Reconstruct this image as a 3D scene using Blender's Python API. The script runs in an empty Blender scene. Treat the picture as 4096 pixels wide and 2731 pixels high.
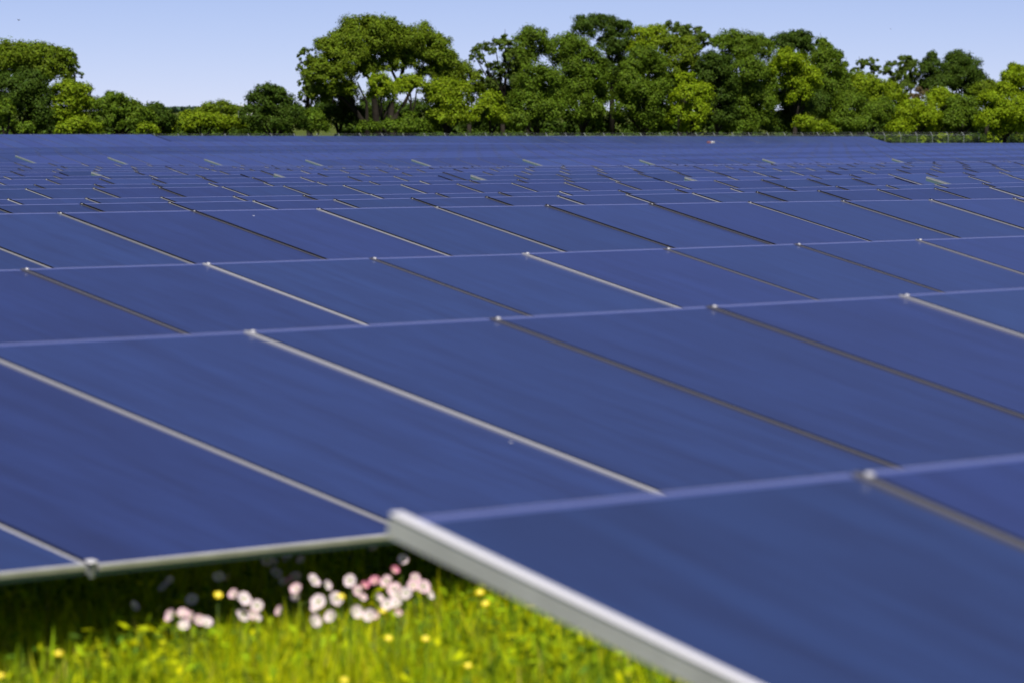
import bpy, math, random
import numpy as np
from mathutils import Matrix, Vector
rnd = random.Random(7)
rng = np.random.default_rng(11)
S = 2.2                                   # metres per panel width
R_ = math.radians

# ------------------------------------------------------------------ camera
F4, PITCH, YAW, TILT = 16427.42, -0.056200, 0.843517, 0.234258
scn = bpy.context.scene
col = scn.collection
cam_d = bpy.data.cameras.new("camera")
cam = bpy.data.objects.new("camera", cam_d)
col.objects.link(cam)
cam.location = (0, 0, 0)
cam.rotation_euler = (math.pi / 2 + PITCH, 0, -YAW)
cam_d.sensor_width = 36.0
cam_d.lens = F4 / 4096 * 36.0
cam_d.clip_start = 0.2
cam_d.clip_end = 30000
cam_d.dof.use_dof = True
cam_d.dof.focus_distance = 36 * S
cam_d.dof.aperture_fstop = 3.7
scn.camera = cam

# ------------------------------------------------------------------ light
SUN_AZ, SUN_EL = 222.0, 58.0              # degrees clockwise from +Y, elevation
sa, se = R_(SUN_AZ), R_(SUN_EL)
sun_vec = Vector((math.sin(sa) * math.cos(se), math.cos(sa) * math.cos(se), math.sin(se)))
world = bpy.data.worlds.new("World")
scn.world = world
world.use_nodes = True
wn = world.node_tree
wn.nodes.clear()
sky = wn.nodes.new("ShaderNodeTexSky")
sky.sky_type = 'NISHITA'
sky.sun_disc = False
sky.sun_elevation = se
sky.sun_rotation = sa
sky.altitude = 200
sky.air_density = 0.42
sky.dust_density = 0.0
sky.ozone_density = 6.0
bg = wn.nodes.new("ShaderNodeBackground")
bg.inputs["Strength"].default_value = 0.074
wo = wn.nodes.new("ShaderNodeOutputWorld")
tint = wn.nodes.new("ShaderNodeMixRGB"); tint.blend_type = 'MULTIPLY'; tint.inputs[0].default_value = 1.0
tint.inputs[2].default_value = (1.20, 0.94, 1.0, 1)
wn.links.new(sky.outputs[0], tint.inputs[1]); wn.links.new(tint.outputs[0], bg.inputs["Color"])
wn.links.new(bg.outputs[0], wo.inputs["Surface"])
sun_d = bpy.data.lights.new("sun", 'SUN')
sun_d.energy = 5.0
sun_d.angle = R_(0.5)
sun_d.color = (1.0, 0.95, 0.86)
sun = bpy.data.objects.new("sun", sun_d)
sun.rotation_euler = (-sun_vec).to_track_quat('-Z', 'Y').to_euler()
sun.location = (0, 0, 60)
col.objects.link(sun)
scn.view_settings.view_transform = 'Standard'
scn.view_settings.look = 'None'
scn.view_settings.exposure = 0.38
scn.view_settings.gamma = 1.0

# ------------------------------------------------------------------ view helpers (layout only: turns measured bearings into places)
_f = np.array([math.sin(YAW) * math.cos(PITCH), math.cos(YAW) * math.cos(PITCH), math.sin(PITCH)])
_r = np.array([math.cos(YAW), -math.sin(YAW), 0.0])
_u = np.cross(_r, _f)
def ray(x, y):
    return _f + _r * (x - 2048) / F4 - _u * (y - 1365.5) / F4
def atY(x, y, Y):
    d = ray(x, y); return d * Y / d[1]
def atZ(x, y, Z):
    d = ray(x, y); return d * Z / d[2]

# ------------------------------------------------------------------ materials
def new_mat(name):
    m = bpy.data.materials.new(name); m.use_nodes = True
    nt = m.node_tree
    return m, nt, nt.nodes["Principled BSDF"]
def simple(name, c, rough=0.6, metal=0.0, spec=0.5, var=0.0, scale=8.0):
    m, nt, b = new_mat(name)
    b.inputs["Base Color"].default_value = (*c, 1)
    b.inputs["Roughness"].default_value = rough
    b.inputs["Metallic"].default_value = metal
    b.inputs["Specular IOR Level"].default_value = spec
    if var:
        tc = nt.nodes.new("ShaderNodeTexCoord")
        n = nt.nodes.new("ShaderNodeTexNoise"); n.inputs["Scale"].default_value = scale
        n.inputs["Detail"].default_value = 4
        r = nt.nodes.new("ShaderNodeValToRGB")
        r.color_ramp.elements[0].position = 0.3; r.color_ramp.elements[1].position = 0.7
        r.color_ramp.elements[0].color = (*[v * (1 - var) for v in c], 1)
        r.color_ramp.elements[1].color = (*[min(1, v * (1 + var)) for v in c], 1)
        nt.links.new(tc.outputs["Object"], n.inputs["Vector"])
        nt.links.new(n.outputs[0], r.inputs[0]); nt.links.new(r.outputs[0], b.inputs["Base Color"])
    return m

def glass_mat():
    m, nt, b = new_mat("panel_glass")
    tc = nt.nodes.new("ShaderNodeTexCoord")
    oi = nt.nodes.new("ShaderNodeObjectInfo")
    add = nt.nodes.new("ShaderNodeVectorMath"); add.operation = 'ADD'
    sc = nt.nodes.new("ShaderNodeVectorMath"); sc.operation = 'SCALE'; sc.inputs["Scale"].default_value = 40.0
    comb = nt.nodes.new("ShaderNodeCombineXYZ")
    for k in range(3): nt.links.new(oi.outputs["Random"], comb.inputs[k])
    nt.links.new(comb.outputs[0], sc.inputs[0])
    nt.links.new(tc.outputs["Object"], add.inputs[0]); nt.links.new(sc.outputs[0], add.inputs[1])
    mp = nt.nodes.new("ShaderNodeMapping"); mp.inputs["Scale"].default_value = (3.6, 0.55, 1.0)
    nt.links.new(add.outputs[0], mp.inputs["Vector"])
    n1 = nt.nodes.new("ShaderNodeTexNoise"); n1.inputs["Scale"].default_value = 1.6; n1.inputs["Detail"].default_value = 5
    n1.inputs["Roughness"].default_value = 0.62
    nt.links.new(mp.outputs[0], n1.inputs["Vector"])
    rp = nt.nodes.new("ShaderNodeValToRGB")
    rp.color_ramp.elements[0].position = 0.32; rp.color_ramp.elements[1].position = 0.68
    rp.color_ramp.elements[0].color = (0.0165, 0.0235, 0.075, 1)
    rp.color_ramp.elements[1].color = (0.0215, 0.0365, 0.122, 1)
    nt.links.new(n1.outputs[0], rp.inputs[0])
    # each laminate a touch different in tone
    hs = nt.nodes.new("ShaderNodeHueSaturation")
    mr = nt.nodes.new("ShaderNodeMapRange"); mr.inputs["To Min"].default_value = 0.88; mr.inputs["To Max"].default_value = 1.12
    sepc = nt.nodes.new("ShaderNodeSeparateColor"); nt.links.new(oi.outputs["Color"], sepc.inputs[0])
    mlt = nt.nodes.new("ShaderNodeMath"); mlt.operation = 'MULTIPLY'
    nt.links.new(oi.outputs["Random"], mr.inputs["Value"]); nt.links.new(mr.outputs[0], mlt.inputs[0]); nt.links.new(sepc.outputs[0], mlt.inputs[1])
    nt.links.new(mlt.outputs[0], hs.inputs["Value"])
    mr2 = nt.nodes.new("ShaderNodeMapRange"); mr2.inputs["To Min"].default_value = 0.493; mr2.inputs["To Max"].default_value = 0.506
    wn_ = nt.nodes.new("ShaderNodeTexWhiteNoise"); wn_.noise_dimensions = '1D'
    nt.links.new(oi.outputs["Random"], wn_.inputs["W"]); nt.links.new(wn_.outputs["Value"], mr2.inputs["Value"])
    nt.links.new(mr2.outputs[0], hs.inputs["Hue"])
    nt.links.new(rp.outputs[0], hs.inputs["Color"])
    # dried specks
    vo = nt.nodes.new("ShaderNodeTexVoronoi"); vo.inputs["Scale"].default_value = 0.85
    nt.links.new(add.outputs[0], vo.inputs["Vector"])
    lt = nt.nodes.new("ShaderNodeMath"); lt.operation = 'LESS_THAN'; lt.inputs[1].default_value = 0.014
    nt.links.new(vo.outputs["Distance"], lt.inputs[0])
    mx = nt.nodes.new("ShaderNodeMixRGB"); mx.inputs[2].default_value = (0.8, 0.78, 0.76, 1)
    nt.links.new(lt.outputs[0], mx.inputs[0]); nt.links.new(hs.outputs[0], mx.inputs[1])
    nt.links.new(mx.outputs[0], b.inputs["Base Color"])
    rr = nt.nodes.new("ShaderNodeMapRange"); rr.inputs["To Min"].default_value = 0.10; rr.inputs["To Max"].default_value = 0.24
    nt.links.new(n1.outputs[0], rr.inputs["Value"]); nt.links.new(rr.outputs[0], b.inputs["Roughness"])
    b.inputs["IOR"].default_value = 1.52
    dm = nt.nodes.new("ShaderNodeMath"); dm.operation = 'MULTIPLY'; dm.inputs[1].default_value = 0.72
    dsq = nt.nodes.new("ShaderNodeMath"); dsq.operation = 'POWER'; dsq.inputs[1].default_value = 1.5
    nt.links.new(sepc.outputs[0], dsq.inputs[0]); nt.links.new(dsq.outputs[0], dm.inputs[0]); nt.links.new(dm.outputs[0], b.inputs["Sheen Weight"])        # blue sheen painted in for sky reflected at grazing angles
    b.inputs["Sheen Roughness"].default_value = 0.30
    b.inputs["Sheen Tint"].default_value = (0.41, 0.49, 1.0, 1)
    return m

def leaf_mat(name, c, vary=0.45, trans=0.20):
    m, nt, b = new_mat(name)
    geo = nt.nodes.new("ShaderNodeNewGeometry")
    hs = nt.nodes.new("ShaderNodeHueSaturation"); hs.inputs["Color"].default_value = (*c, 1)
    mr = nt.nodes.new("ShaderNodeMapRange"); mr.inputs["To Min"].default_value = 1 - vary; mr.inputs["To Max"].default_value = 1 + vary
    nt.links.new(geo.outputs["Random Per Island"], mr.inputs["Value"]); nt.links.new(mr.outputs[0], hs.inputs["Value"])
    wh = nt.nodes.new("ShaderNodeTexWhiteNoise"); wh.noise_dimensions = '1D'
    nt.links.new(geo.outputs["Random Per Island"], wh.inputs["W"])
    mh = nt.nodes.new("ShaderNodeMapRange"); mh.inputs["To Min"].default_value = 0.485; mh.inputs["To Max"].default_value = 0.512
    nt.links.new(wh.outputs["Value"], mh.inputs["Value"]); nt.links.new(mh.outputs[0], hs.inputs["Hue"])
    nt.links.new(hs.outputs[0], b.inputs["Base Color"])
    b.inputs["Roughness"].default_value = 0.6
    b.inputs["Specular IOR Level"].default_value = 0.10
    tr = nt.nodes.new("ShaderNodeBsdfTranslucent")
    g2 = nt.nodes.new("ShaderNodeMixRGB"); g2.blend_type = 'MULTIPLY'; g2.inputs[0].default_value = 1.0
    g2.inputs[2].default_value = (1.25, 1.15, 0.35, 1)
    nt.links.new(hs.outputs[0], g2.inputs[1]); nt.links.new(g2.outputs[0], tr.inputs["Color"])
    mix = nt.nodes.new("ShaderNodeMixShader"); mix.inputs[0].default_value = trans
    out = nt.nodes["Material Output"]
    nt.links.new(b.outputs[0], mix.inputs[1]); nt.links.new(tr.outputs[0], mix.inputs[2])
    nt.links.new(mix.outputs[0], out.inputs["Surface"])
    return m

M = {}
M['glass'] = glass_mat()
M['back'] = simple("backsheet_shaded_side", (0.10, 0.17, 0.19), 0.5)  # backsheet, also the painted shade on lower frame sides
M['alu'] = simple("anodised_aluminium", (0.62, 0.61, 0.60), 0.42, 0.55, 0.5, 0.12, 6)
M['sky_edge'] = simple("sky_reflection_edge", (0.072, 0.098, 0.27), 0.35, 0.0)  # sky reflection along the top edge, put into the colour as blue
M['lilac'] = simple("lilac_glass_edge", (0.32, 0.32, 0.50), 0.4)
M['bright_alu'] = simple("edge_aluminium", (0.60, 0.63, 0.72), 0.35, 0.4)
def rail_mat():
    m, nt, b = new_mat("rail_aluminium")
    oi = nt.nodes.new("ShaderNodeObjectInfo"); r = nt.nodes.new("ShaderNodeValToRGB")
    r.color_ramp.elements[0].color = (0.10, 0.10, 0.128, 1); r.color_ramp.elements[1].color = (0.42, 0.42, 0.465, 1)
    r.color_ramp.elements[0].position = 0.20; r.color_ramp.elements[1].position = 0.80
    nt.links.new(oi.outputs["Random"], r.inputs[0]); nt.links.new(r.outputs[0], b.inputs["Base Color"])
    b.inputs["Roughness"].default_value = 0.45; b.inputs["Metallic"].default_value = 0.3
    return m
M['rail'] = rail_mat()
M['clip'] = simple("clip_white_metal", (0.60, 0.59, 0.62), 0.4, 0.3)
M['frame_grey'] = simple("frame_grey_green", (0.23, 0.26, 0.275), 0.45, 0.3)
M['cap'] = simple("sky_lit_cap_metal", (0.72, 0.71, 0.76), 0.4, 0.2)  # near frame top, reflected sky painted in as a paler, bluer metal
M['rubber'] = simple("black_rubber", (0.006, 0.006, 0.008), 0.8, 0, 0.1)
M['steel'] = simple("galvanised_steel", (0.34, 0.36, 0.37), 0.5, 0.6, 0.5, 0.2, 3)
M['fence'] = simple("fence_galvanised", (0.24, 0.26, 0.27), 0.5, 0.4)
M['bark'] = simple("bark", (0.020, 0.016, 0.012), 0.9, 0, 0.2, 0.4, 2)
LEAF = {
 'olive':  leaf_mat("leaf_olive",  (0.100, 0.150, 0.007)),
 'mid':    leaf_mat("leaf_mid",    (0.080, 0.134, 0.008)),
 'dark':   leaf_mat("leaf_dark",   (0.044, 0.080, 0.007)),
 'bright': leaf_mat("leaf_bright", (0.145, 0.212, 0.006)),
 'yellow': leaf_mat("leaf_yellow", (0.160, 0.235, 0.005)),
 'pale':   leaf_mat("leaf_pale",   (0.075, 0.118, 0.014)),
 'brown':  leaf_mat("leaf_dry",    (0.110, 0.085, 0.040)),
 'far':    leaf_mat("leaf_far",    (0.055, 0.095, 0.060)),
}

# ------------------------------------------------------------------ mesh helpers
def mesh_np(name, verts, faces, mats, mat_idx=None, smooth=False):
    """faces: (n,4) or (n,3) array, or list of both."""
    me = bpy.data.meshes.new(name)
    verts = np.asarray(verts, dtype=np.float32)
    fl = faces if isinstance(faces, list) else [faces]
    fl = [np.asarray(a, dtype=np.int32) for a in fl if len(a)]
    nv = len(verts)
    me.vertices.add(nv); me.vertices.foreach_set("co", verts.ravel())
    loops = np.concatenate([a.ravel() for a in fl])
    tot = np.concatenate([np.full(len(a), a.shape[1], dtype=np.int32) for a in fl])
    start = np.concatenate([[0], np.cumsum(tot)[:-1]]).astype(np.int32)
    me.loops.add(len(loops)); me.loops.foreach_set("vertex_index", loops)
    me.polygons.add(len(tot)); me.polygons.foreach_set("loop_start", start); me.polygons.foreach_set("loop_total", tot)
    for m in mats: me.materials.append(m)
    if mat_idx is not None: me.polygons.foreach_set("material_index", np.asarray(mat_idx, dtype=np.int32))
    if smooth: me.polygons.foreach_set("use_smooth", np.ones(len(tot), dtype=bool))
    me.update(calc_edges=True); me.validate()
    return me

class MB:
    def __init__(s): s.v = []; s.f = []; s.m = []
    def box(s, x0, x1, y0, y1, z0, z1, mi=0, bev=0.0):
        b = len(s.v)
        for z in (z0, z1):
            for x, y in ((x0, y0), (x1, y0), (x1, y1), (x0, y1)): s.v.append((x, y, z))
        for q in ((0, 3, 2, 1), (4, 5, 6, 7), (0, 1, 5, 4), (1, 2, 6, 5), (2, 3, 7, 6), (3, 0, 4, 7)):
            s.f.append(tuple(b + i for i in q)); s.m.append(mi)
    def quad(s, pts, mi=0):
        b = len(s.v); s.v += [tuple(p) for p in pts]; s.f.append(tuple(range(b, b + len(pts)))); s.m.append(mi)
    def tube(s, pts, radii, n=6, mi=0, cap=True):
        pts = [Vector(p) for p in pts]; rings = []
        for i, p in enumerate(pts):
            a = pts[min(i + 1, len(pts) - 1)] - pts[max(i - 1, 0)]
            a.normalize()
            ref = Vector((0, 0, 1)) if abs(a.z) < 0.9 else Vector((1, 0, 0))
            e1 = a.cross(ref).normalized(); e2 = a.cross(e1)
            b = len(s.v)
            for k in range(n):
                t = 2 * math.pi * k / n
                s.v.append(tuple(p + (e1 * math.cos(t) + e2 * math.sin(t)) * radii[i]))
            rings.append(b)
        for r0, r1 in zip(rings, rings[1:]):
            for k in range(n):
                s.f.append((r0 + k, r0 + (k + 1) % n, r1 + (k + 1) % n, r1 + k)); s.m.append(mi)
        if cap:
            s.f.append(tuple(rings[0] + k for k in range(n))[::-1]); s.m.append(mi)
            s.f.append(tuple(rings[-1] + k for k in range(n))); s.m.append(mi)
    def mesh(s, name, mats, smooth=False):
        me = bpy.data.meshes.new(name)
        me.from_pydata(s.v, [], s.f)
        for m in mats: me.materials.append(m)
        me.polygons.foreach_set("material_index", s.m)
        if smooth: me.polygons.foreach_set("use_smooth", [True] * len(s.f))
        me.update()
        return me

def link(name, me, parent=None, mat=None):
    o = bpy.data.objects.new(name, me); col.objects.link(o)
    if parent is not None: o.parent = parent
    if mat is not None: o.matrix_basis = mat
    return o
def thing(name, label, cat, loc, group=None):
    o = bpy.data.objects.new(name, None); o.empty_display_size = 0.3
    o.location = loc; col.objects.link(o)
    o['label'] = label; o['category'] = cat
    if group: o['group'] = group
    return o
def tag(o, label=None, cat=None, group=None, kind=None):
    if label: o['label'] = label
    if cat: o['category'] = cat
    if group: o['group'] = group
    if kind: o['kind'] = kind
    return o

# ------------------------------------------------------------------ terrain of the rows: ridge height z(X) of each row at its Y (panel widths)
ROWZ = {
 0:(3.6486,4,-0.53280,-0.00432,0), 1:(7.9687,8,-0.60342,-0.00307,0.000850),
 2:(12.2887,13,-0.64322,-0.00478,0.000367), 3:(16.6087,18,-0.57781,-0.00725,-0.000045),
 5:(25.2488,28,-0.79846,-0.00400,0.000148), 6:(29.5689,33,-0.88902,-0.00432,0.000215),
 7:(33.8889,38,-0.90874,-0.00465,0.000131), 8:(38.2090,43,-0.97704,-0.00413,0.000176),
 9:(42.5290,50,-1.01962,-0.00326,0.000173), 10:(46.8490,53,-1.05658,-0.00366,0.000072),
 11:(51.1691,57,-1.09447,-0.00389,0.000086),
 12:(55.4891,70,-1.18311,-0.00299,0.000054), 13:(59.8092,75,-1.26910,-0.00341,0.000121), 14:(64.1292,80,-1.35624,-0.00390,0.000195), 15:(68.4493,80,-1.42187,-0.00516,0.000415),
 20:(67.80,130,-1.29532,0.00150,0), 21:(72.35,130,-1.34764,0.00125,0), 22:(76.90,130,-1.34000,0.00307,0),
 23:(81.45,130,-1.37285,0.00270,0), 24:(86.00,130,-1.42700,0.00244,0), 25:(90.55,130,-1.48270,0.00215,0),
 26:(95.10,130,-1.51673,0.00045,-0.00003), 27:(99.65,130,-1.53952,0.00031,0), 28:(104.2,130,-1.56345,-0.00024,0.000016),
 29:(108.75,130,-1.57020,-0.00059,0), 30:(113.3,130,-1.55241,-0.00145,-0.000037), 31:(117.85,130,-1.54255,-0.00145,-0.000049),
 32:(122.4,130,-1.50728,-0.00240,-0.000043), 33:(126.95,130,-1.41559,-0.00889,0),
 34:(131.5,130,-1.10394,-0.00504,0), 35:(131.5,130,-1.16472,-0.00519,0),
}
LEN = 1.60                                # panel length up the slope, in panel widths
XR = {0:(2,11),1:(2,15),2:(8,21),3:(12,27),5:(19,40),6:(23,47),7:(26,54),8:(30,60),9:(34,65),10:(37,72),11:(41,78),12:(46,84),13:(50,92),14:(55,96),15:(57,92)}
def zridge(k, X):
    Y, xc, z, s, q = ROWZ[k]
    lo, hi = XR.get(k, (92, 200))
    X = np.clip(X, lo, hi)
    return z + s * (X - xc) + q * (X - xc) ** 2
GY = [-30.0]; GK = [0]
for k in sorted(ROWZ):
    if k in (15, 33, 34): continue
    GY.append(ROWZ[k][0]); GK.append(k)
CLEAR = 0.651
def ground_z(X, Y):
    X = np.asarray(X, float); Y = np.asarray(Y, float)
    zs = [zridge(k, X) - CLEAR for k in GK]
    ys = list(GY)
    zf = -2.09 - 0.0027 * (np.clip(X, 60, 220) - 114)
    ys.append(136.0); zs.append(zf); ys.append(160.0); zs.append(zf - 0.05)
    out = np.array(zs[0])
    for i in range(len(ys) - 1):
        t = np.clip((Y - ys[i]) / (ys[i + 1] - ys[i]), 0, 1)
        m = Y >= ys[i]
        out = np.where(m, zs[i] * (1 - t) + zs[i + 1] * t, out)
    return out

# ground sheet
def axis(fine0, fine1, step, lo, hi):
    a = list(np.arange(fine0, fine1 + 1e-6, step)); d = step
    x = fine0; left = []
    while x > lo: d *= 1.6; x -= d; left.append(x)
    d = step; x = fine1; right = []
    while x < hi: d *= 1.6; x += d; right.append(x)
    return np.array(left[::-1] + a + right)
gx = axis(-10, 220, 1.5, -5000, 6000); gy = axis(-8, 150, 1.08, -4000, 6000)
GX, GYY = np.meshgrid(gx, gy)
GZ = ground_z(GX, GYY)
V = np.stack([GX.ravel(), GYY.ravel(), GZ.ravel()], 1) * S
nx, ny = len(gx), len(gy)
ii = np.arange(nx * ny).reshape(ny, nx)
Fq = np.stack([ii[:-1, :-1].ravel(), ii[:-1, 1:].ravel(), ii[1:, 1:].ravel(), ii[1:, :-1].ravel()], 1)
gm, nt, b = new_mat("meadow_soil")
tc = nt.nodes.new("ShaderNodeTexCoord")
n1 = nt.nodes.new("ShaderNodeTexNoise"); n1.inputs["Scale"].default_value = 0.35; n1.inputs["Detail"].default_value = 8
n2 = nt.nodes.new("ShaderNodeTexNoise"); n2.inputs["Scale"].default_value = 9.0; n2.inputs["Detail"].default_value = 5
nt.links.new(tc.outputs["Object"], n1.inputs["Vector"]); nt.links.new(tc.outputs["Object"], n2.inputs["Vector"])
r1 = nt.nodes.new("ShaderNodeValToRGB")
r1.color_ramp.elements[0].position = 0.35; r1.color_ramp.elements[1].position = 0.65
r1.color_ramp.elements[0].color = (0.060, 0.090, 0.012, 1); r1.color_ramp.elements[1].color = (0.120, 0.145, 0.018, 1)
r2 = nt.nodes.new("ShaderNodeValToRGB")
r2.color_ramp.elements[0].color = (0.35, 0.35, 0.3, 1); r2.color_ramp.elements[1].color = (1, 1, 1, 1)
mm = nt.nodes.new("ShaderNodeMixRGB"); mm.blend_type = 'MULTIPLY'; mm.inputs[0].default_value = 0.8
nt.links.new(n1.outputs[0], r1.inputs[0]); nt.links.new(n2.outputs[0], r2.inputs[0])
nt.links.new(r1.outputs[0], mm.inputs[1]); nt.links.new(r2.outputs[0], mm.inputs[2])
nt.links.new(mm.outputs[0], b.inputs["Base Color"]); b.inputs["Roughness"].default_value = 0.95
b.inputs["Specular IOR Level"].default_value = 0.1
go = link("ground", mesh_np("ground", V, Fq, [gm], smooth=True))
tag(go, "green meadow ground under and between the solar arrays", "ground", kind="structure")

# ------------------------------------------------------------------ solar arrays
L = LEN * S
def panel_mesh(name, far):
    m = MB()
    # mats: 0 glass, 1 aluminium, 2 backsheet, 3 rubber
    if far:
        m.box(0.045, S, -L + 0.02, -0.02, -0.012, 0.0, 0)
        m.box(0.0, 0.012, -L, 0.0, -0.03, 0.004, 4); m.box(0.0122, 0.0448, -L, 0.0, -0.03, 0.010, 3)
        m.box(0.046, S, -0.0195, 0.0, -0.03, 0.004, 5)
    else:
        m.box(0.047, S - 0.045, -L + 0.02, -0.02, -0.012, 0.0, 0)
    m.box(0.02, S - 0.02, -L + 0.03, -0.03, -0.03, -0.0125, 2)
    return m.mesh(name, [M['glass'], M['alu'], M['back'], M['rubber'], M['steel'], M['sky_edge']])
def lip_meshes():
    m = MB(); m.box(0.047, S - 0.045, -0.034, -0.0032, -0.022, 0.0012, 0)
    m.box(0.047, S - 0.045, -0.003, 0.0, -0.022, 0.003, 1)
    a = m.mesh("upper_trim", [M['sky_edge'], M['lilac']])
    m = MB(); m.box(0.047, S - 0.045, -L - 0.012, -L + 0.0195, -0.020, 0.005, 0)   # lower edge
    m.box(0.047, S - 0.045, -L + 0.004, -L + 0.0195, -0.052, -0.0201, 1)  # frame side, its shade and grass reflection painted as teal
    return a, m.mesh("lower_trim", [M['alu'], M['back']])
def rail_mesh(w, h):
    m = MB()
    m.box(-0.006 - w, -0.006, -L - 0.004, -0.008, -0.03, 0.010, 0)
    m.box(-0.0058, 0.016, -L + 0.002, -0.006, -0.03, h, 1)
    m.box(0.0162, 0.0465, -L + 0.006, -0.010, -0.03, 0.001, 1)
    return m.mesh("rail", [M['rail'], M['rubber']])
def rounded(m, x0, x1, y0, y1, z0, z1, r, mi=0):
    b = len(m.v)
    prof = [(x0 + r, z0), (x1 - r, z0), (x1, z0 + r), (x1, z1 - r), (x1 - r, z1), (x0 + r, z1), (x0, z1 - r), (x0, z0 + r)]
    for y, k in ((y0, r * .6), (y0 + r, 0), (y1 - r, 0), (y1, r * .6)):
        for x, z in prof:
            cx, cz = (x0 + x1) / 2, (z0 + z1) / 2
            m.v.append((x + (cx - x) * (k / max(1e-4, (x1 - x0))) * 2, y, z + (cz - z) * (k / max(1e-4, (z1 - z0))) * 2))
    for j in range(3):
        for k in range(8):
            m.f.append((b + j * 8 + k, b + j * 8 + (k + 1) % 8, b + (j + 1) * 8 + (k + 1) % 8, b + (j + 1) * 8 + k)); m.m.append(mi)
    m.f.append(tuple(b + k for k in range(8))[::-1]); m.m.append(mi); m.f.append(tuple(b + 24 + k for k in range(8))); m.m.append(mi)
def clip_mesh():
    m = MB(); rounded(m, -0.034, 0.010, -0.085, -0.045, 0.0101, 0.034, 0.006)
    return m.mesh("end_clip", [M['clip']])
def bracket_mesh():
    m = MB(); rounded(m, -0.040, 0.032, -L - 0.03, -L + 0.03, 0.0225, 0.042, 0.008)
    m.box(-0.014, 0.016, -L - 0.026, -L - 0.008, -0.07, 0.0222, 1)
    return m.mesh("hanging_bracket", [M['clip'], M['steel']])
def endframe_mesh(kind):
    m = MB()
    b = len(m.v); lo = -0.046 if kind == 'near' else -0.030
    prof = [(-0.012, lo), (-0.012, 0.014), (-0.008, 0.018), (0.030, 0.018), (0.034, 0.014), (0.034, lo)]
    for y in (-L - 0.006, 0.004):
        for x, z in prof: m.v.append((x, y, z))
    n = len(prof); side = 1 if kind == 'right' else 0
    for k in range(n): m.f.append((b + k, b + (k + 1) % n, b + n + (k + 1) % n, b + n + k)); m.m.append(side)
    m.f.append(tuple(b + k for k in range(n))[::-1]); m.m.append(side); m.f.append(tuple(b + n + k for k in range(n))); m.m.append(side)
    m.box(0.0345, 0.0465, -L + 0.006, -0.006, -0.03, 0.001, 1)
    if kind == 'left': m.box(-0.008, 0.030, -L, 0.0, -0.11, -0.0305, 2)  # teal side below the end frame, shade painted in
    if kind != 'right': rounded(m, -0.016, 0.034, -L - 0.010, 0.006, 0.0185, 0.0265, 0.003, 3 if kind == 'near' else 4)
    return m.mesh("end_frame", [M['alu'], M['rubber'], M['back'], M['cap'], M['frame_grey']])
def post_mesh(f):
    m = MB(); h = CLEAR * S + 0.35
    yb = -f * L * math.cos(TILT); zt = -f * L * math.sin(TILT) - 0.13
    m.box(-0.05, 0.05, yb - 0.035, yb + 0.035, -h, zt, 0)
    return m.mesh("post", [M['steel']])
PM = panel_mesh("glass_panel", False); PF = panel_mesh("glass_panel_far", True)
LIPU, LIPL = lip_meshes(); RAIL = rail_mesh(0.023, 0.021); RAILT = rail_mesh(0.013, 0.027); RAILW = rail_mesh(0.036, 0.0125); CLIP = clip_mesh(); BRK = bracket_mesh(); ENDN = endframe_mesh('near'); ENDL = endframe_mesh('left'); ENDR = endframe_mesh('right'); POSTS = [post_mesh(0.22), post_mesh(0.78)]
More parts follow.
